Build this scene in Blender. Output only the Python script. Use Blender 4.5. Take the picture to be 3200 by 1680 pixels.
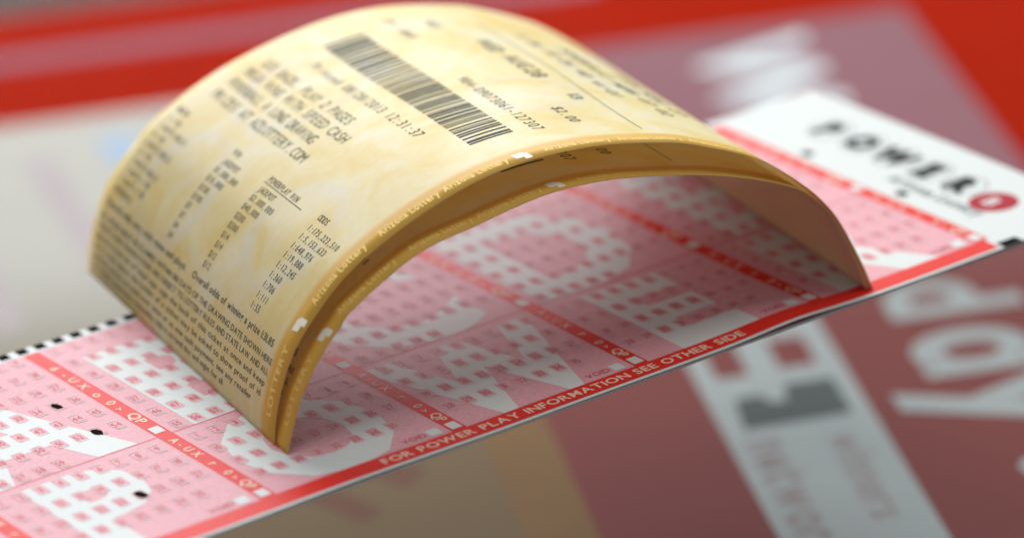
import bpy, bmesh, math, random
from mathutils import Matrix, Vector

# ------------------------------------------------------------------ clear
for o in list(bpy.data.objects):
    bpy.data.objects.remove(o, do_unlink=True)
sc = bpy.context.scene
COL = sc.collection
random.seed(7)
MM = 0.001
ZB = 63.0            # the counter lies 63 mm under the upper face of the play slip (z = 0 below)

# ------------------------------------------------------------------ camera
cam_d = bpy.data.cameras.new('camera')
cam = bpy.data.objects.new('camera', cam_d); COL.objects.link(cam); sc.camera = cam
CP = Vector((-322.721, -569.337, 310.016 + ZB)) * MM
R_ = Vector((0.82001192, -0.56720553, -0.07653977)); U_ = Vector((0.27861293, 0.27877329, 0.91905402)); D_ = Vector((0.49995528, 0.77496022, -0.38662822))
cam.matrix_world = Matrix(((R_.x, U_.x, -D_.x, CP.x), (R_.y, U_.y, -D_.y, CP.y), (R_.z, U_.z, -D_.z, CP.z), (0, 0, 0, 1)))
cam_d.sensor_width = 36.0; cam_d.lens = 14.8008 / 3.2 * 36.0
cam_d.clip_start = 0.01; cam_d.clip_end = 20
cam_d.dof.use_dof = True; cam_d.dof.focus_distance = 0.755; cam_d.dof.aperture_fstop = 8.8
cam_d.dof.aperture_blades = 0

# ------------------------------------------------------------------ world, lamps, exposure
wd = bpy.data.worlds.new('World'); sc.world = wd; wd.use_nodes = True
wn = wd.node_tree; bg = wn.nodes['Background']
bg.inputs['Color'].default_value = (0.80, 0.86, 0.90, 1); bg.inputs['Strength'].default_value = 0.36

def area(name, loc, target, sx, sy, watts, col):
    l = bpy.data.lights.new(name, 'AREA'); l.shape = 'RECTANGLE'; l.size = sx; l.size_y = sy
    l.energy = watts; l.color = col
    o = bpy.data.objects.new(name, l); COL.objects.link(o)
    o.location = loc
    o.rotation_euler = (Vector(target) - Vector(loc)).to_track_quat('-Z', 'Y').to_euler()
    return o
area('window_light', (0.83, 0.61, 0.93), (0.09, 0.05, 0.05), 0.85, 0.75, 13.5, (0.95, 1.0, 1.0))
area('back_light', (0.32, 1.02, 0.52), (0.09, 0.05, 0.05), 0.8, 0.35, 13.5, (0.97, 0.95, 1.0))
area('ceiling_light', (0.06, -0.06, 1.4), (0.09, 0.05, 0.05), 0.6, 0.6, 6.0, (1.0, 0.97, 0.92))

vs = sc.view_settings
vs.view_transform = 'Standard'; vs.look = 'None'; vs.gamma = 1.0; vs.exposure = -0.17
vs.use_curve_mapping = False
sc.cycles.use_denoising = True
sc.cycles.max_bounces = 10; sc.cycles.transparent_max_bounces = 16

# ------------------------------------------------------------------ materials
def new_mat(name):
    m = bpy.data.materials.new(name); m.use_nodes = True
    nt = m.node_tree; b = nt.nodes['Principled BSDF']
    return m, nt, b
def node(nt, t, **kw):
    n = nt.nodes.new(t)
    for k, v in kw.items(): setattr(n, k, v)
    return n
def ink(name, col, rough=0.5, var=0.06, scale=900.0, spec=0.04):
    """printed colour on paper: slight tooth of the sheet, slightly uneven ink"""
    m, nt, b = new_mat(name)
    tc = node(nt, 'ShaderNodeTexCoord'); nz = node(nt, 'ShaderNodeTexNoise')
    nz.inputs['Scale'].default_value = scale; nz.inputs['Detail'].default_value = 3
    nt.links.new(tc.outputs['Object'], nz.inputs['Vector'])
    mx = node(nt, 'ShaderNodeMix', data_type='RGBA', blend_type='MIX')
    mx.inputs[6].default_value = (*[c * (1 - var) for c in col], 1)
    mx.inputs[7].default_value = (*[min(1, c * (1 + var) + var * 0.05) for c in col], 1)
    nt.links.new(nz.outputs['Fac'], mx.inputs[0]); nt.links.new(mx.outputs[2], b.inputs['Base Color'])
    b.inputs['Roughness'].default_value = rough; b.inputs['Specular IOR Level'].default_value = spec
    bp = node(nt, 'ShaderNodeBump'); bp.inputs['Strength'].default_value = 0.08; bp.inputs['Distance'].default_value = 0.0001
    nt.links.new(nz.outputs['Fac'], bp.inputs['Height']); nt.links.new(bp.outputs['Normal'], b.inputs['Normal'])
    return m
M = {}
M['paper'] = ink('slip_paper', (0.61, 0.64, 0.625), 0.42, 0.03)
M['pink'] = ink('slip_pink', (0.66, 0.335, 0.375), 0.42, 0.17, 1500)
M['cell'] = ink('slip_cell', (0.66, 0.335, 0.37), 0.42, 0.08)
M['ring'] = ink('slip_ring', (0.68, 0.50, 0.52), 0.42, 0.05)
M['red'] = ink('slip_red', (0.66, 0.028, 0.018), 0.40, 0.06)
M['digit'] = ink('slip_digit', (0.54, 0.07, 0.08), 0.45, 0.1)
M['line'] = ink('slip_line', (0.60, 0.13, 0.15), 0.42, 0.06)
M['black'] = ink('slip_black', (0.008, 0.010, 0.009), 0.9, 0.1, 900.0, 0.0)
M['bandtext'] = ink('slip_band_text', (0.72, 0.55, 0.44), 0.42, 0.05)
M['grey'] = ink('slip_grey', (0.17, 0.19, 0.19), 0.5, 0.08)
M['charcoal'] = ink('slip_charcoal', (0.045, 0.05, 0.048), 0.9, 0.1, 900.0, 0.0)
M['logo_red'] = ink('slip_logo_red', (0.36, 0.012, 0.025), 0.5, 0.06)
M['thermal'] = ink('ticket_ink', (0.10, 0.105, 0.09), 0.8, 0.25, 900.0, 0.05)
M['goldtext'] = ink('ticket_border_text', (0.87, 0.63, 0.20), 0.5, 0.05)
M['white'] = ink('ticket_white', (0.80, 0.77, 0.66), 0.5, 0.03)
M['card_red'] = ink('sheet_red', (0.30, 0.013, 0.004), 0.8, 0.06, 60, 0.0)
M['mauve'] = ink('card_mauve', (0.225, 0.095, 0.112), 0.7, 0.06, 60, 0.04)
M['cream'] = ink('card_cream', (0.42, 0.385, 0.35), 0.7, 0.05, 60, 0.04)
M['orange'] = ink('card_orange', (0.175, 0.095, 0.043), 0.7, 0.08, 60, 0.04)
M['cardwhite_shaded'] = ink('card_white_shaded', (0.29, 0.30, 0.30), 0.7, 0.04, 60, 0.04)  # white print with the near-side shade put into its colour
M['stripe'] = ink('sheet_stripe', (0.22, 0.12, 0.15), 0.8, 0.05, 60, 0.0)
M['carddark'] = ink('card_dark', (0.075, 0.08, 0.078), 0.7, 0.08, 60, 0.04)
M['rose'] = ink('card_rose', (0.14, 0.065, 0.045), 0.7, 0.08, 60, 0.04)
M['big_white'] = ink('card_big_white', (0.58, 0.62, 0.64), 0.7, 0.04, 60, 0.04)
M['print_rose'] = ink('card_print_rose', (0.235, 0.19, 0.19), 0.7, 0.08, 60, 0.04)
M['blue'] = ink('card_blue', (0.31, 0.38, 0.50), 0.7, 0.05, 60, 0.04)
M['streak'] = ink('card_streak', (0.40, 0.33, 0.34), 0.7, 0.08, 60, 0.04)
M['counter'] = ink('counter_dark', (0.030, 0.022, 0.018), 0.4, 0.2, 30)

def ticket_material():
    m, nt, b = new_mat('ticket_face')
    uv = node(nt, 'ShaderNodeUVMap'); uv.uv_map = 'UVMap'          # millimetres along / across the sheet, /100
    sp = node(nt, 'ShaderNodeSeparateXYZ'); nt.links.new(uv.outputs['UV'], sp.inputs[0])
    n1 = node(nt, 'ShaderNodeTexNoise'); n1.inputs['Scale'].default_value = 9; n1.inputs['Detail'].default_value = 4; n1.inputs['Roughness'].default_value = 0.6; n1.inputs['Distortion'].default_value = 0.8
    nt.links.new(uv.outputs['UV'], n1.inputs['Vector'])
    n2 = node(nt, 'ShaderNodeTexNoise'); n2.inputs['Scale'].default_value = 60; n2.inputs['Detail'].default_value = 3
    nt.links.new(uv.outputs['UV'], n2.inputs['Vector'])
    r1 = node(nt, 'ShaderNodeValToRGB')
    r1.color_ramp.elements[0].position = 0.34; r1.color_ramp.elements[0].color = (0.90, 0.74, 0.29, 1)
    r1.color_ramp.elements[1].position = 0.66; r1.color_ramp.elements[1].color = (0.93, 0.88, 0.60, 1)
    e = r1.color_ramp.elements.new(0.50); e.color = (0.92, 0.82, 0.43, 1)
    nt.links.new(n1.outputs['Fac'], r1.inputs[0])
    col = r1.outputs[0]
    # pale swirls printed in the ground of the sheet
    for (cx, cy, rad, wid) in ((0.79, 0.30, 0.085, 0.022), (0.30, 0.23, 0.10, 0.03), (0.52, 0.62, 0.12, 0.03), (0.24, 0.62, 0.11, 0.028), (1.06, 0.45, 0.12, 0.03)):
        vd = node(nt, 'ShaderNodeVectorMath', operation='DISTANCE'); nt.links.new(uv.outputs['UV'], vd.inputs[0]); vd.inputs[1].default_value = (cx, cy, 0)
        a = node(nt, 'ShaderNodeMath', operation='SUBTRACT'); nt.links.new(vd.outputs['Value'], a.inputs[0]); a.inputs[1].default_value = rad
        c = node(nt, 'ShaderNodeMath', operation='ABSOLUTE'); nt.links.new(a.outputs[0], c.inputs[0])
        mr = node(nt, 'ShaderNodeMapRange', interpolation_type='SMOOTHSTEP'); nt.links.new(c.outputs[0], mr.inputs[0])
        mr.inputs[1].default_value = wid; mr.inputs[2].default_value = 0.0; mr.inputs[3].default_value = 0.0; mr.inputs[4].default_value = 0.75
        mu = node(nt, 'ShaderNodeMath', operation='MULTIPLY'); nt.links.new(mr.outputs[0], mu.inputs[0]); nt.links.new(n1.outputs['Fac'], mu.inputs[1])
        mx = node(nt, 'ShaderNodeMix', data_type='RGBA'); nt.links.new(mu.outputs[0], mx.inputs[0]); nt.links.new(col, mx.inputs[6]); mx.inputs[7].default_value = (0.84, 0.83, 0.76, 1)
        col = mx.outputs[2]
    # gold border along both long edges
    for (lo, hi) in ((0.064, 0.044),):
        mr = node(nt, 'ShaderNodeMapRange', interpolation_type='SMOOTHSTEP'); nt.links.new(sp.outputs[1], mr.inputs[0])
        mr.inputs[1].default_value = lo; mr.inputs[2].default_value = hi
        if lo > hi:
            mr.inputs[1].default_value = hi; mr.inputs[2].default_value = lo; mr.inputs[3].default_value = 1; mr.inputs[4].default_value = 0
        mx = node(nt, 'ShaderNodeMix', data_type='RGBA'); nt.links.new(mr.outputs[0], mx.inputs[0]); nt.links.new(col, mx.inputs[6]); mx.inputs[7].default_value = (0.87, 0.54, 0.08, 1)
        col = mx.outputs[2]
    fm = node(nt, 'ShaderNodeMix', data_type='RGBA', blend_type='MULTIPLY'); fm.inputs[0].default_value = 0.10
    nt.links.new(col, fm.inputs[6]); nt.links.new(n2.outputs['Fac'], fm.inputs[7])
    br = node(nt, 'ShaderNodeBrightContrast'); br.inputs['Bright'].default_value = 0.03
    nt.links.new(fm.outputs[2], br.inputs[0])
    nt.links.new(br.outputs[0], b.inputs['Base Color'])
    b.inputs['Roughness'].default_value = 0.45; b.inputs['Specular IOR Level'].default_value = 0.15
    bp = node(nt, 'ShaderNodeBump'); bp.inputs['Strength'].default_value = 0.10; bp.inputs['Distance'].default_value = 0.0001
    nt.links.new(n2.outputs['Fac'], bp.inputs['Height']); nt.links.new(bp.outputs['Normal'], b.inputs['Normal'])
    tr = node(nt, 'ShaderNodeBsdfTranslucent'); nt.links.new(br.outputs[0], tr.inputs['Color'])
    ms = node(nt, 'ShaderNodeMixShader'); ms.inputs[0].default_value = 0.34
    nt.links.new(b.outputs[0], ms.inputs[1]); nt.links.new(tr.outputs[0], ms.inputs[2])
    nt.links.new(ms.outputs[0], nt.nodes['Material Output'].inputs['Surface'])
    return m
M['ticket'] = ticket_material()
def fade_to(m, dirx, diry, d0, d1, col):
    '''fades a card colour along its length: printed hue change plus painted-in shade'''
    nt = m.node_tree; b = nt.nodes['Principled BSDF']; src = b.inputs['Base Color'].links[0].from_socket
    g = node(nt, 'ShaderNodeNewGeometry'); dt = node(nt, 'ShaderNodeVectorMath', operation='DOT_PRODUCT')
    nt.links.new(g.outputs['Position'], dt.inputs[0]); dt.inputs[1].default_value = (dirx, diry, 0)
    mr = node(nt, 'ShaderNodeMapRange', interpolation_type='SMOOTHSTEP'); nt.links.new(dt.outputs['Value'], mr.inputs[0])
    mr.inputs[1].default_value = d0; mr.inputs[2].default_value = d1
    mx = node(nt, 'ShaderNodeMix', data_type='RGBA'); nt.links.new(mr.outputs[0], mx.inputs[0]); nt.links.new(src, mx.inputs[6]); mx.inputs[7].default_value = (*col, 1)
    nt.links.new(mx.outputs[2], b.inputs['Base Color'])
M['ticket_back'] = ink('ticket_back', (0.90, 0.71, 0.58), 0.34, 0.05, 500)
def thin(m, fac, col):
    nt = m.node_tree; b = nt.nodes['Principled BSDF']
    tr = node(nt, 'ShaderNodeBsdfTranslucent'); tr.inputs['Color'].default_value = col
    ms = node(nt, 'ShaderNodeMixShader'); ms.inputs[0].default_value = fac
    nt.links.new(b.outputs[0], ms.inputs[1]); nt.links.new(tr.outputs[0], ms.inputs[2])
    nt.links.new(ms.outputs[0], nt.nodes['Material Output'].inputs['Surface'])
thin(M['ticket_back'], 0.42, (0.90, 0.68, 0.44, 1))

def glass_material():
    m, nt, b = new_mat('clear_glass'); nt.nodes.remove(b)
    t = node(nt, 'ShaderNodeBsdfTransparent'); t.inputs[0].default_value = (0.97, 0.985, 0.98, 1)
    g = node(nt, 'ShaderNodeBsdfGlossy'); g.inputs['Roughness'].default_value = 0.03
    f = node(nt, 'ShaderNodeFresnel'); f.inputs['IOR'].default_value = 1.004
    ms = node(nt, 'ShaderNodeMixShader'); nt.links.new(f.outputs[0], ms.inputs[0]); nt.links.new(t.outputs[0], ms.inputs[1]); nt.links.new(g.outputs[0], ms.inputs[2])
    nt.links.new(ms.outputs[0], nt.nodes['Material Output'].inputs['Surface'])
    return m
M['glass'] = glass_material()

# ------------------------------------------------------------------ object helpers
def tag(o, label=None, cat=None, group=None, kind=None):
    if label: o['label'] = label
    if cat: o['category'] = cat
    if group: o['group'] = group
    if kind: o['kind'] = kind
    return o
def thing(name, base):                       # base in mm
    o = bpy.data.objects.new(name, None); COL.objects.link(o); o.empty_display_size = 0.01
    o.location = Vector((base[0], base[1], base[2] + ZB)) * MM
    return o
def mesh_obj(name, verts, faces, mat, parent=None, uvs=None, smooth=False, mats=None, fmat=None):
    """verts in mm (scene frame)"""
    off = Vector((0, 0, 0))
    root = parent
    while root is not None:
        off += root.location; root = root.parent
    me = bpy.data.meshes.new(name)
    me.from_pydata([tuple(Vector((v[0], v[1], v[2] + ZB)) * MM - off) for v in verts], [], faces)
    for mm in (mats or [mat]): me.materials.append(mm)
    if fmat:
        for pl, k in zip(me.polygons, fmat): pl.material_index = k
    if uvs:
        ul = me.uv_layers.new(name='UVMap')
        for pl in me.polygons:
            for li in pl.loop_indices: ul.data[li].uv = uvs[me.loops[li].vertex_index]
    if smooth:
        for pl in me.polygons: pl.use_smooth = True
    me.update()
    o = bpy.data.objects.new(name, me); COL.objects.link(o)
    if parent is not None: o.parent = parent
    return o

# ------------------------------------------------------------------ lettering: outlines of the built-in font as flat triangles
GL = {}
def glyph(ch, bold=0.0):
    k = (ch, bold)
    if k in GL: return GL[k]
    cu = bpy.data.curves.new('glyph', 'FONT'); cu.body = ch; cu.size = 1.0; cu.resolution_u = 3; cu.offset = bold
    ob = bpy.data.objects.new('glyph', cu); COL.objects.link(ob)
    dg = bpy.context.evaluated_depsgraph_get(); dg.update()
    me = bpy.data.meshes.new_from_object(ob.evaluated_get(dg))
    vs_ = [(v.co.x, v.co.y) for v in me.vertices]; fs = [tuple(p.vertices) for p in me.polygons]
    bpy.data.objects.remove(ob); bpy.data.curves.remove(cu); bpy.data.meshes.remove(me)
    x0 = min((v[0] for v in vs_), default=0); x1 = max((v[0] for v in vs_), default=0.3)
    GL[k] = ([(x - x0, y) for x, y in vs_], fs, x1 - x0)
    return GL[k]
class Flat:
    """collects 2D faces in sheet coordinates"""
    def __init__(s): s.v = []; s.f = []
    def poly(s, pts):
        n = len(s.v); s.v += list(pts); s.f.append(tuple(range(n, n + len(pts))))
    def rect(s, x0, y0, x1, y1, nx=1, ny=1):
        n = len(s.v)
        for j in range(ny + 1):
            for i in range(nx + 1): s.v.append((x0 + (x1 - x0) * i / nx, y0 + (y1 - y0) * j / ny))
        for j in range(ny):
            for i in range(nx):
                a = n + j * (nx + 1) + i; s.f.append((a, a + 1, a + nx + 2, a + nx + 1))
    def ring(s, cx, cy, rx, ry, w, seg=16):
        n = len(s.v)
        for k in range(seg):
            c, q = math.cos(2 * math.pi * k / seg), math.sin(2 * math.pi * k / seg)
            s.v += [(cx + rx * c, cy + ry * q), (cx + (rx - w) * c, cy + (ry - w) * q)]
        for k in range(seg):
            a, b = n + 2 * k, n + 2 * ((k + 1) % seg); s.f.append((a, b, b + 1, a + 1))
    def disc(s, cx, cy, rx, ry, seg=18, rot=0.0, jit=0.0):
        pts = []
        for k in range(seg):
            a = 2 * math.pi * k / seg; j = 1 + random.uniform(-jit, jit)
            x, y = rx * j * math.cos(a), ry * j * math.sin(a)
            pts.append((cx + x * math.cos(rot) - y * math.sin(rot), cy + x * math.sin(rot) + y * math.cos(rot)))
        s.poly(pts)
    def text(s, body, org, dr, size, sx=1.0, mono=None, gap=0.10, bold=0.0, length=None, align='l'):
        """org sheet position of the baseline start, dr reading direction (unit); up is dr turned left"""
        up = (-dr[1], dr[0])
        pen = 0.0; items = []
        for ch in body:
            if ch == ' ':
                pen += (mono if mono else 0.34); continue
            g = glyph(ch, bold)
            if mono:
                sc_ = min(1.0, (mono * 0.92) / max(g[2], 1e-6)); items.append((g, pen + (mono - g[2] * sc_) / 2, sc_)); pen += mono
            else:
                items.append((g, pen, 1.0)); pen += g[2] + gap
        if length: sx = length / (pen * size)
        sh = 0.0
        if align == 'c': sh = -pen * size * sx / 2
        if align == 'r': sh = -pen * size * sx
        for g, x, sc_ in items:
            n = len(s.v)
            for gx, gy in g[0]:
                X = sh + (x + gx * sc_) * size * sx; Y = gy * size
                s.v.append((org[0] + dr[0] * X + up[0] * Y, org[1] + dr[1] * X + up[1] * Y))
            s.f += [tuple(i + n for i in f) for f in g[1]]
    def cut(s, us, ws):
        """split the faces along lines so that they can follow a bent sheet"""
        bm = bmesh.new()
        vv = [bm.verts.new((x, y, 0)) for x, y in s.v]
        for f in s.f:
            try: bm.faces.new([vv[i] for i in f])
            except ValueError: pass
        x0, x1 = min(v[0] for v in s.v), max(v[0] for v in s.v); y0, y1 = min(v[1] for v in s.v), max(v[1] for v in s.v)
        for c in us:
            if x0 < c < x1: bmesh.ops.bisect_plane(bm, geom=bm.verts[:] + bm.edges[:] + bm.faces[:], plane_co=(c, 0, 0), plane_no=(1, 0, 0))
        for c in ws:
            if y0 < c < y1: bmesh.ops.bisect_plane(bm, geom=bm.verts[:] + bm.edges[:] + bm.faces[:], plane_co=(0, c, 0), plane_no=(0, 1, 0))
        bm.verts.index_update()
        s.v = [(v.co.x, v.co.y) for v in bm.verts]; s.f = [tuple(v.index for v in f.verts) for f in bm.faces]
        bm.free(); return s
    def build(s, name, surf, lift, mat, parent):
        return mesh_obj(name, [surf(x, y, lift) for x, y in s.v], s.f, mat, parent)

# ================================================================== THE SETTING
# the counter far below, the red sheet and the printed card lying on it, the glass top above
KC = 1.0479; A0 = (311.4, 239.6); E1 = (0.9092 * KC, -0.4163 * KC); E2 = (0.4163 * KC, 0.9092 * KC)
def cardp(a, b, z):
    """a mm leftwards from the card's right corner, b mm towards the viewer"""
    return (A0[0] - E1[0] * a - E2[0] * b, A0[1] - E1[1] * a - E2[1] * b, z)
cb = [cardp(-500, -400, -63), cardp(700, -400, -63), cardp(700, 700, -63), cardp(-500, 700, -63)]
cnt = mesh_obj('counter', cb + [(x, y, z - 30) for x, y, z in cb], [(0, 1, 2, 3), (4, 5, 6, 7), (0, 1, 5, 4), (1, 2, 6, 5), (2, 3, 7, 6), (3, 0, 4, 7)], M['counter'])
tag(cnt, kind='structure')
def slab(name, rect, z0, z1, mat, parent):
    a0, b0, a1, b1 = rect
    vs_ = [cardp(a0, b0, z0), cardp(a1, b0, z0), cardp(a1, b1, z0), cardp(a0, b1, z0), cardp(a0, b0, z1), cardp(a1, b0, z1), cardp(a1, b1, z1), cardp(a0, b1, z1)]
    return mesh_obj(name, vs_, [(3, 2, 1, 0), (4, 5, 6, 7), (0, 1, 5, 4), (1, 2, 6, 5), (2, 3, 7, 6), (3, 0, 4, 7)], mat, parent)
rs = thing('red_sheet', cardp(100, 100, -63))
tag(rs, 'plain red printed sheet with one mauve stripe, lying under the big card', 'sheet')
slab('sheet_base', (-320, -72, 420, 420), -63, -62.6, M['card_red'], rs)
slab('stripe', (60, -46, 420, -38), -62.6, -62.57, M['stripe'], rs)

cd = thing('printed_card', cardp(100, 100, -62.5))
tag(cd, 'large blurred card, cream at left, mauve with white lettering at right', 'card')
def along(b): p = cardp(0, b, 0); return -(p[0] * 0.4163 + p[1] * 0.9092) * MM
fade_to(M['cream'], -0.4163, -0.9092, along(70), along(175), (0.155, 0.10, 0.058))  # print turns tan; shade towards the viewer is painted in too
fade_to(M['mauve'], -0.4163, -0.9092, along(90), along(165), (0.16, 0.043, 0.040))  # shade towards the viewer painted into the mauve, as rose
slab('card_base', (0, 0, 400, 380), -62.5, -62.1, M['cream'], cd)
ZC = -62.1
def cs(z):
    return lambda a, b, lift: cardp(a, b, z + lift)
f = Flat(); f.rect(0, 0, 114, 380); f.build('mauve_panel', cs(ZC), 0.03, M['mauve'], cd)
f = Flat(); f.rect(114, 0, 126, 380); f.build('orange_stripe', cs(ZC), 0.03, M['orange'], cd)
DN = (0.0, 1.0)      # lettering on the card reads towards the viewer; its up side is to the right (-a)
f = Flat(); f.text('W', (50, 8), DN, 36, sx=1.12, bold=0.025); f.text('in', (50, 54), DN, 36, bold=0.03); f.build('lettering', cs(ZC), 0.06, M['big_white'], cd)
f = Flat(); f.text('T', (43, 92), DN, 34, bold=0.045); f.text('o', (43, 119), DN, 34, bold=0.055); f.text('d', (43, 149), DN, 34, bold=0.035); f.text('\u0251', (43, 173), DN, 34, bold=0.045); f.text('y', (43, 196), DN, 34, bold=0.055); f.text('!', (37, 230), DN, 34, bold=0.055)
f.build('lettering', cs(ZC), 0.06, M['cardwhite_shaded'], cd)
f = Flat(); f.rect(57.5, 150, 85, 330); f.build('white_box', cs(ZC), 0.06, M['cardwhite_shaded'], cd)
f = Flat(); f.poly([(61, 186), (70, 186), (71, 193), (74, 193), (75, 189), (80, 190), (81, 203), (61, 202)]); f.build('dark_block', cs(ZC), 0.09, M['carddark'], cd)
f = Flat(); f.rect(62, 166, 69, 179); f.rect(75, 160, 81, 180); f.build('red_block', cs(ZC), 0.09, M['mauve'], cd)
f = Flat()
f.text('network', (82, 208), DN, 12, bold=0.03); f.text('winners', (68, 210), DN, 10, bold=0.02)
f.build('small_print', cs(ZC), 0.09, M['print_rose'], cd)
f = Flat(); f.poly([(171, 15), (180, 15), (177, 32), (170, 34)]); f.build('blue_patch', cs(ZC), 0.05, M['blue'], cd)
for pts in ([(196, 22), (189, 22), (180, 92), (186, 96)], [(214, 40), (209, 40), (202, 110), (207, 112)], [(160, 205), (156, 200), (148, 214), (152, 218)], [(152, 192), (148, 188), (138, 200), (143, 206)]):
    f = Flat(); f.poly(pts); f.build('pale_streak', cs(ZC), 0.05, M['streak'] if pts[0][0] > 170 else M['rose'], cd)

g0, g1 = -6.0, -0.82
gv = [cardp(-350, -300, g0), cardp(450, -300, g0), cardp(450, 420, g0), cardp(-350, 420, g0)]
gl = mesh_obj('glass_top', gv + [(x, y, g1) for x, y, z in gv], [(0, 1, 2, 3), (4, 5, 6, 7), (0, 1, 5, 4), (1, 2, 6, 5), (2, 3, 7, 6), (3, 0, 4, 7)], M['glass'])
tag(gl, kind='structure')

# ================================================================== PLAY SLIPS
UL, UR, VW = -75.0, 166.5, 82.5
P = 35.47
STEP = 2.5
def slip_h(u, v):
    return 0.5 * math.exp(-((u - 99) / 8.5) ** 2) * math.exp(-(max(v, 0) / 14.0) ** 2) \
        + 0.10 * math.sin(u / 13.0 + 0.6) * math.sin(v / 17.0 + u / 40.0 + 0.4) + 0.06 * math.sin(u / 7.3 + v / 9.1)
def slip_surf(u, v, lift): return (u, v, slip_h(u, v) + lift)
def make_slip(name, surf, thick, dz=0.0):
    t = thing(name, (40, 40, dz - thick))
    us = [UL + STEP * i for i in range(int((UR - UL) / STEP) + 1)]; us[-1] = UR
    vs2 = [STEP * j for j in range(int(VW / STEP) + 1)]
    nu, nv = len(us), len(vs2)
    V = [surf(u, v, 0) for v in vs2 for u in us] + [surf(u, v, -thick) for v in vs2 for u in us]
    F = []
    N = nu * nv
    for j in range(nv - 1):
        for i in range(nu - 1):
            a = j * nu + i; F.append((a, a + 1, a + nu + 1, a + nu)); F.append((N + a + nu, N + a + nu + 1, N + a + 1, N + a))
    for i in range(nu - 1):
        F.append((i, N + i, N + i + 1, i + 1)); b = (nv - 1) * nu + i; F.append((b + 1, N + b + 1, N + b, b))
    for j in range(nv - 1):
        a = j * nu; F.append((a + nu, N + a + nu, N + a, a)); b = a + nu - 1; F.append((b, N + b, N + b + nu, b + nu))
    mesh_obj('sheet', V, F, M['paper'], t)
    return t
CUTU = [UL + STEP * i for i in range(0, 97)]      # lines of the sheet's own grid where it buckles
CUTV = [STEP * j for j in range(0, 34)]
slip = make_slip('play_slip', slip_surf, 0.13)
tag(slip, 'white and pink lottery play slip lying topmost, with red bands and number grids', 'play slip', 'stacked play slips')
def onto(f, name, lift, mat, parent=slip, cut=False):
    if cut: f.cut(CUTU, CUTV)
    return f.build(name, slip_surf, lift, mat, parent)

# pink boards (each upper and lower panel of the five boards) and what is printed in them
bands = [k * P for k in range(-2, 5)]
NEAR = (0.0, -1.0)    # band lettering runs from the far edge to the near edge
for bi, ub in enumerate(bands):
    ul = ub - P + 1.4; ur = ub - 1.4
    if ur < UL: continue
    ul = max(ul, UL + 0.5)
    letters = {-1: None, 0: ('A', 'P'), 1: ('B', 'O'), 2: ('C', 'W'), 3: ('D', 'E'), 4: ('E', 'R')}
    k = bi - 2
    board = Flat(); board.rect(ul, 4.9, ur, 79.7)
    bo = onto(board, 'board', 0.02, M['pink'], cut=True)
    if letters.get(k):
        f = Flat(); f.text(letters[k][0], (ub - P / 2, 38.2), (1, 0), 47, sx=0.78, bold=0.045, align='c'); onto(f, 'big_letter', 0.04, M['paper'], cut=True)
        f = Flat(); f.text(letters[k][1], (ub - P / 2, 6.2), (1, 0), 38, sx=0.82 if letters[k][1] != 'W' else 0.72, bold=0.05, align='c'); onto(f, 'big_letter', 0.04, M['paper'], cut=True)
    cells = Flat(); rings = Flat(); digs = Flat()
    for top, v0, dv, cnt_ in ((True, 78.0, 6.6, 59), (False, 32.2, 6.33, 35)):
        for n in range(cnt_):
            cx = ub - P + 3.72 + 3.52 * (n % 9); cy = v0 - dv * (n // 9)
            if cx < UL + 2: continue
            cells.rect(cx - 1.0, cy - 1.3, cx + 1.0, cy + 1.3)
            rings.rect(cx - 0.85, cy - 1.78, cx + 0.95, cy - 1.44); rings.rect(cx - 0.95, cy + 1.44, cx + 0.85, cy + 1.72)
            digs.text(str(n + 1), (cx, cy - 0.82), (1, 0), 2.3, sx=0.68, align='c', bold=0.0)
    onto(cells, 'number_cells', 0.06, M['cell'], cut=False); onto(rings, 'number_brackets', 0.075, M['ring']); onto(digs, 'numbers', 0.09, M['digit'])
    f = Flat(); f.text('VOID', (ub - 9.6, 6.0), (1, 0), 2.1, length=4.6, bold=0.012); onto(f, 'void_word', 0.06, M['digit'])
    f = Flat(); f.rect(ub - 4.7, 5.5, ub - 2.6, 7.9); onto(f, 'void_box', 0.06, M['paper'])
for bi, ub in enumerate(bands):
    if ub - 1.4 < UL: continue
    f = Flat(); f.rect(ub - 1.4, 4.8, ub + 1.4, 79.6); onto(f, 'red_band', 0.045, M['red'], cut=True)
    f = Flat(); f.rect(ub - 0.95, 37.3, ub + 0.95, 39.9); onto(f, 'quick_pick_box', 0.075, M['paper'])
    f = Flat(); f.rect(ub - 0.95, 5.4, ub + 0.95, 8.0); onto(f, 'quick_pick_box', 0.075, M['paper'])
    f = Flat()
    for ch, v, s in (('5' if bi % 2 else '6', 71.9, 2.3), ('-', 68.2, 2.3), ('U', 66.0, 2.3), ('X', 62.9, 2.3), ('o', 58.0, 2.4), ('0', 53.6, 2.3), ('>', 50.4, 1.6), ('Q', 47.0, 2.7), ('P', 44.0, 2.5)):
        f.text(ch, (ub - 0.85, v), NEAR, s, sx=1.25, bold=0.02)
    for ch, v, s in (('A', 33.8, 2.2), ('-', 31.2, 2.2), ('U', 29.3, 2.2), ('X', 26.8, 2.2), ('r', 21.6, 2.4), ('0', 17.2, 2.2), ('>', 14.8, 1.6), ('Q', 12.6, 2.5), ('P', 10.4, 2.4)):
        f.text(ch, (ub - 0.8, v), NEAR, s, sx=1.05, bold=0.02)
    onto(f, 'band_lettering', 0.07, M['bandtext'])
for bi, ub in enumerate(bands):
    if ub - 1.4 < UL: continue
    f = Flat(); f.rect(max(ub - P + 1.4, UL + .5), 35.82, ub - 1.4, 36.18); onto(f, 'dividing_line', 0.045, M['line'], cut=True)
f = Flat(); f.rect(UL + 0.5, 0.75, 4 * P + 0.4, 4.78); onto(f, 'red_strip', 0.05, M['red'], cut=True)
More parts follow.
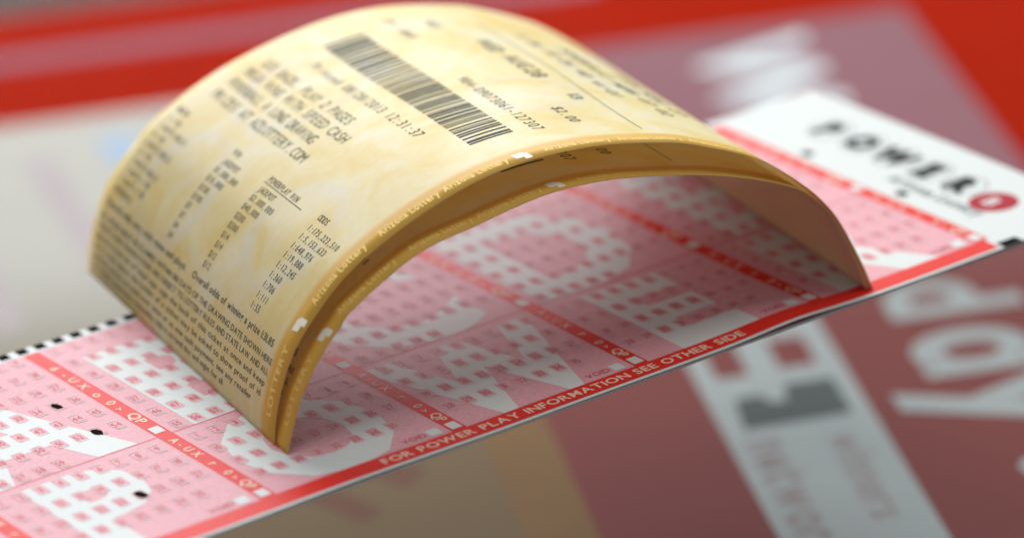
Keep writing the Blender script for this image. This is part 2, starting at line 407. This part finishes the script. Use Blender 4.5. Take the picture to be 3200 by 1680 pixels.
f = Flat(); f.text('FOR POWER PLAY INFORMATION SEE OTHER SIDE', (19.6, 1.85), (1, 0), 2.75, length=70.5, bold=0.02); onto(f, 'strip_lettering', 0.075, M['bandtext'], cut=True)
# timing marks along the far edge
for i in range(int((140 - UL) / 3.44)):
    u = -0.6 + 3.44 * (i - 20)
    if u < UL + 1: continue
    f = Flat(); f.rect(u - 0.95, 80.45, u + 0.95, 82.47); onto(f, 'timing_mark', 0.05, M['black'])
f = Flat(); f.rect(142.9, 0.05, 147.0, 2.3); onto(f, 'timing_mark', 0.05, M['black'])
# pen marks filling three numbers
for (u, v, rx, ry, rot) in ((-7.3, 58.0, 0.68, 1.35, 0.15), (-7.5, 44.6, 0.72, 1.45, 0.1), (-14.1, 19.5, 0.78, 1.5, 0.12)):
    f = Flat(); f.disc(u, v, rx, ry, 20, rot, 0.13); onto(f, 'pen_mark', 0.11, M['black'])
# header: the word in six balls, small grey lines, two black marks
for i, ch in enumerate('POWER'):
    v = 63.5 - 9.35 * i
    f = Flat(); f.ring(155.8, v, 4.2, 4.2, 0.28, 28); onto(f, 'logo_ball', 0.03, M['grey'])
    f = Flat(); f.text(ch, (153.4, v), NEAR, 7.2, sx=0.95, bold=0.085, align='c'); onto(f, 'logo_letter', 0.04, M['charcoal'])
f = Flat(); f.disc(154.6, 16.9, 4.4, 4.4, 32); ball = onto(f, 'logo_ball', 0.03, M['logo_red'])
f = Flat(); f.text('B', (152.9, 16.9), NEAR, 4.6, bold=0.03, align='c'); onto(f, 'logo_letter', 0.05, M['paper'])
f = Flat(); f.text('Arizona Lottery', (148.2, 38.5), NEAR, 3.7, length=25, bold=0.05); onto(f, 'header_line', 0.03, M['grey'])
for v in (57.6, 31.1):
    f = Flat(); f.disc(145.9, v, 0.95, 1.5, 14); onto(f, 'registration_mark', 0.03, M['black'])

# the slips under it, shifted a little
def under(du, dv, rot, dz):
    c, s = math.cos(rot), math.sin(rot)
    def sf(u, v, lift):
        x, y = u - 60, v - 40
        return (60 + du + x * c - y * s, 40 + dv + x * s + y * c, dz + lift)
    return sf
for (nm, du, dv, rot, dz, lab) in (('play_slip', 0.5, -0.05, 0.0012, -0.34, 'second play slip of the stack, its edge showing just under the top one'),
                                   ('play_slip', -0.4, 0.25, -0.001, -0.62, 'lowest play slip of the stack, resting on the glass')):
    sf = under(du, dv, rot, dz)
    t = make_slip(nm, sf, 0.13, dz); tag(t, lab, 'play slip', 'stacked play slips')
    f = Flat(); f.rect(UL + 0.5, 0.75, 4 * P + 0.4, 4.78); f.build('red_strip', sf, 0.03, M['red'], t)

# ================================================================== LOTTERY TICKETS
FL = Vector((10.762, 19.961, 0)); TA = math.radians(-9.6677)
AX = Vector((math.cos(TA), math.sin(TA), 0)); BX = Vector((-math.sin(TA), math.cos(TA), 0))
TW = 85.0
def profile(pts, n=160, it=14):
    Q = []
    for i in range(len(pts) - 1):
        p0, p1, p2, p3 = [Vector(pts[min(max(j, 0), len(pts) - 1)]) for j in (i - 1, i, i + 1, i + 2)]
        for k in range(12):
            t = k / 12; Q.append(0.5 * ((2 * p1) + (-p0 + p2) * t + (2 * p0 - 5 * p1 + 4 * p2 - p3) * t * t + (-p0 + 3 * p1 - 3 * p2 + p3) * t ** 3))
    Q.append(Vector(pts[-1]))
    for _ in range(it):
        Q = [Q[0]] + [0.25 * Q[i - 1] + 0.5 * Q[i] + 0.25 * Q[i + 1] for i in range(1, len(Q) - 1)] + [Q[-1]]
    L = [0.0]
    for a, b in zip(Q, Q[1:]): L.append(L[-1] + (b - a).length)
    out = []; j = 0
    for i in range(n + 1):
        t = L[-1] * i / n
        while j < len(L) - 2 and L[j + 1] < t: j += 1
        w = (t - L[j]) / max(L[j + 1] - L[j], 1e-9); out.append(Q[j].lerp(Q[j + 1], min(max(w, 0), 1)))
    return out, L[-1]
class Bent:
    def __init__(s, pts, w0):
        s.pr, s.len = profile(pts); s.n = len(s.pr) - 1; s.w0 = w0; s.ph = 1.3 + 0.06 * w0
    def at(s, t):
        x = min(max(t / s.len * s.n, 0), s.n - 1e-6); i = int(x); return s.pr[i].lerp(s.pr[i + 1], x - i), (s.pr[i + 1] - s.pr[i]).normalized()
    def surf(s, t, w, lift):
        q, tg = s.at(t)
        nx, nz = -tg.y, tg.x
        e = math.sin(math.pi * min(max(t / s.len, 0), 1))
        lift += e * (0.22 * math.sin(t / 9.0 + w / 21.0 + s.ph) + 0.16 * math.sin(w / 11.0 - t / 17.0 + 2 * s.ph) + 0.07 * math.sin(t / 4.3 - w / 6.0))
        x = q.x + nx * lift; z = q.y * (1 - 0.05 * w / TW) + nz * lift
        P_ = FL + AX * x + BX * (w + s.w0 * (1 - t / s.len)); return (P_.x, P_.y, z)
F1 = [(-.2, .12), (.6, 5.2), (4.2, 14.3), (9.6, 21.0), (15.6, 26.3), (25.5, 31.5), (35.3, 35.0), (45, 36.8), (54, 37.3), (62, 36.7), (72.2, 34.4), (77, 32.7), (84.2, 29.4), (89.1, 26.4), (94.8, 21.5), (97.8, 18.5), (100.8, 14.6), (103.3, 9.6), (105.6, 4.2), (107, .14)]
F2 = [(0.1, .12), (.6, 1.6), (1.9, 4.8), (3.5, 8.6), (7.8, 15.1), (11.6, 19.1), (13.8, 21.3), (25.7, 27.8), (36.1, 29.7), (45.9, 31.3), (53.3, 31.8), (63.2, 31.2), (77.1, 28.1), (86.0, 25.0), (92.0, 22.2), (94.6, 20.6), (98, 17.3), (100.7, 13.4), (103.0, 8.4), (105.0, 3.4), (106.1, .14)]
READ = (0.0, -1.0)    # printing runs from the far long edge to the near one
LEGAL = ['ALL PRIZES MUST BE CLAIMED WITHIN 180 DAYS OF THE DRAWING DATE SHOWN HERE',
         'TICKETS AND TRANSACTIONS ARE SUBJECT TO LOTTERY RULES AND STATE LAW AND ALL',
         'players must be of legal age. sign the back of this ticket at once and keep',
         'it in a safe place. the holder of a ticket may be asked to show proof of id',
         'jackpot prizes are paid over time or as one cash payment. see any retailer',
         'for details. please play responsibly. help is on hand day and night for all']
ROWS = [('MATCH', 'WIN', 'POWERPLAY WIN', 'ODDS'),
        ('5 + PB', 'JACKPOT', 'JACKPOT', '1:175,223,510'), ('5 WHITE BALLS', '$1,000,000', '$2,000,000', '1:5,153,633'),
        ('4 + PB', '$10,000', '$40,000', '1:648,976'), ('4 WHITE BALLS', '$100', '$200', '1:19,088'),
        ('3 + PB', '$100', '$200', '1:12,245'), ('3 WHITE BALLS', '$7', '$14', '1:360'),
        ('2 WHITE + PB', '$7', '$14', '1:706'), ('1 WHITE + PB', '$4', '$12', '1:111'), ('POWERBALL', '$4', '$12', '1:55')]
def make_ticket(bent, seed):
    rnd = random.Random(seed)
    base = bent.surf(bent.len / 2, TW / 2, 0)
    root = thing('lottery_ticket', (base[0], base[1], 0.1))
    nt_, nw = 150, 24; th = 0.09
    V = []; UVs = []
    for lift in (0.0, -th):
        for j in range(nw + 1):
            for i in range(nt_ + 1):
                t = bent.len * i / nt_; w = TW * j / nw
                V.append(bent.surf(t, w, lift)); UVs.append((t / 100, w / 100))
    N = (nt_ + 1) * (nw + 1); F = []; fm = []
    for j in range(nw):
        for i in range(nt_):
            a = j * (nt_ + 1) + i; F.append((a, a + 1, a + nt_ + 2, a + nt_ + 1)); fm.append(0)
            F.append((N + a + nt_ + 1, N + a + nt_ + 2, N + a + 1, N + a)); fm.append(1)
    for i in range(nt_):
        F.append((i, N + i, N + i + 1, i + 1)); fm.append(1); b = nw * (nt_ + 1) + i; F.append((b + 1, N + b + 1, N + b, b)); fm.append(1)
    for j in range(nw):
        a = j * (nt_ + 1); F.append((a + nt_ + 1, N + a + nt_ + 1, N + a, a)); fm.append(1); b = a + nt_; F.append((b, N + b, N + b + nt_ + 1, b + nt_ + 1)); fm.append(1)
    mesh_obj('sheet', V, F, None, root, uvs=UVs, smooth=True, mats=[M['ticket'], M['ticket_back']], fmat=fm)
    S = bent.surf; L1 = 0.035
    def put(f, name, mat=M['thermal'], lift=L1, parent=root): return f.build(name, S, lift, mat, parent)
    # prize table
    for r, row in enumerate(ROWS):
        t0 = (34.4 if r == 0 else 34.0 - 1.93 * r)
        for c, (w, tx) in enumerate(zip((81.8, 56.4, 40.7, 19.8), row)):
            f = Flat(); f.text(tx, (t0, w), READ, 1.75, mono=0.62, sx=0.86, bold=0.006); put(f, ('match_entry', 'prize_entry', 'prize_entry', 'odds_entry')[c])
    f = Flat(); f.rect(33.95, 25.5, 34.1, 41.2, 1, 8); put(f, 'underline')
    # small print
    f = Flat(); f.text('Overall odds vary with game and plays.    Overall odds of winning a prize 1:31.85', (13.9, 82.5), READ, 1.75, length=75.5, bold=0.018); put(f, 'odds_line')
    for k, tx in enumerate(LEGAL):
        f = Flat(); f.text(tx, (11.3 - 1.85 * k, 83.0 - 0.2 * k), READ, 1.5, length=(77.5, 77, 76.5, 75.5, 72, 60)[k], bold=0.008); put(f, 'legal_line')
    # message lines
    for t0, w0, tx in ((50.4, 78.8, 'SEE BACK, PLAY 2 PAGES'), (47.1, 79.2, 'MEGA WINS WITH SPEED CASH'), (43.7, 79.0, 'POWERBALL A LONG DRAWING'), (40.1, 78.6, 'PRIZES AT AZLOTTERY.COM')):
        f = Flat(); f.text(tx, (t0, w0), READ, 3.2, mono=0.62, length=w0 - {50.4: 40.5, 47.1: 35.4, 43.7: 41.8, 40.1: 38.2}[t0], bold=0.0); put(f, 'message_line')
    f = Flat(); f.text('Printed 08/28/2013 12:31:37', (55.8, 68.8), READ, 2.9, mono=0.6, length=45.2); put(f, 'print_date')
    # barcode: every bar a part of the bar code
    bc = thing('barcode', (0, 0, 0)); bc.location = (0, 0, 0); bc.parent = root
    w = 74.4; first = True
    while w > 13.6:
        bw = rnd.choice((0.32, 0.32, 0.62, 0.62, 0.95)); sp = rnd.choice((0.30, 0.30, 0.55, 0.85))
        f = Flat(); f.rect(60.9, max(w - bw, 13.2), 68.6, w, 6, 1); put(f, 'bar', parent=bc)
        w -= bw + sp
    f = Flat(); f.text('984-09073061-127307', (71.6, 42.5), READ, 2.9, mono=0.6, length=31.0); put(f, 'serial_number')
    f = Flat(); f.text('$2.00', (78.9, 21.2), READ, 2.9, mono=0.6, length=8.2, bold=0.008); put(f, 'price')
    f = Flat(); f.text('QP 1 DRAW', (73.6, 78.2), READ, 2.9, mono=0.6, length=12.0); put(f, 'draw_line')
    f = Flat(); f.text('WED', (79.6, 74.6), READ, 2.9, mono=0.6, length=5.2); put(f, 'draw_line')
    f = Flat(); f.text('WED', (83.2, 61.0), READ, 4.2, length=8.0, bold=0.015); f.text('AUG', (83.6, 50.6), READ, 4.2, length=8.0, bold=0.015); f.text('28', (83.6, 42.0), READ, 4.2, length=5.0, bold=0.015); put(f, 'draw_date')
    f = Flat(); f.text('13', (85.0, 27.6), READ, 3.0, length=3.0, bold=0.015); put(f, 'draw_date')
    f = Flat(); f.rect(89.1, 8.0, 89.28, 72.0, 1, 26); put(f, 'ruled_line')
    for t0, w0, tx in ((93.2, 66, 'A 06 10 26 40 41'), (93.6, 31.5, '01'), (98.5, 60, 'POWERPLAY NO'), (99.0, 36, 'PB 07 02'), (103.5, 48, 'SIGN HERE 27')):
        f = Flat(); f.text(tx, (t0, w0), READ, 3.6, mono=0.62, sx=0.95, bold=0.015); put(f, 'played_numbers')
    # white crests and the repeated name in the gold border
    for tc in (19.5, 65.0, 110.5):
        f = Flat(); f.poly([(tc - 1.3, 3.9), (tc - 1.0, 2.0), (tc + 0.2, 2.0), (tc + 0.2, 1.0), (tc + 1.4, 1.0), (tc + 1.3, 3.1), (tc + 0.5, 4.0)]); put(f, 'border_crest', M['white'], 0.03)
    for t0 in (23.5, 38.5, 51.0, 69.0, 82.0, 95.0, 116.0):
        f = Flat(); f.text('Arizona Lottery', (t0, 1.9), (1, 0), 2.7, length=11.8 if t0 != 23.5 else 12.5, bold=0.03); put(f, 'border_lettering', M['goldtext'], 0.03)
    f = Flat(); f.text('LOTTERY', (4.0, 2.0), (1, 0), 2.3, length=12.0, bold=0.02); put(f, 'border_lettering', M['goldtext'], 0.03)
    return root
tk = make_ticket(Bent(F1, 0.0), 3)
tag(tk, 'cream and gold lottery ticket bent into an arch, the upper one with the bar code', 'lottery ticket', 'arched lottery tickets')
tk2 = make_ticket(Bent(F2, -4.4), 5)
tag(tk2, 'lower arched lottery ticket nested under the other, only its gold border showing', 'lottery ticket', 'arched lottery tickets')
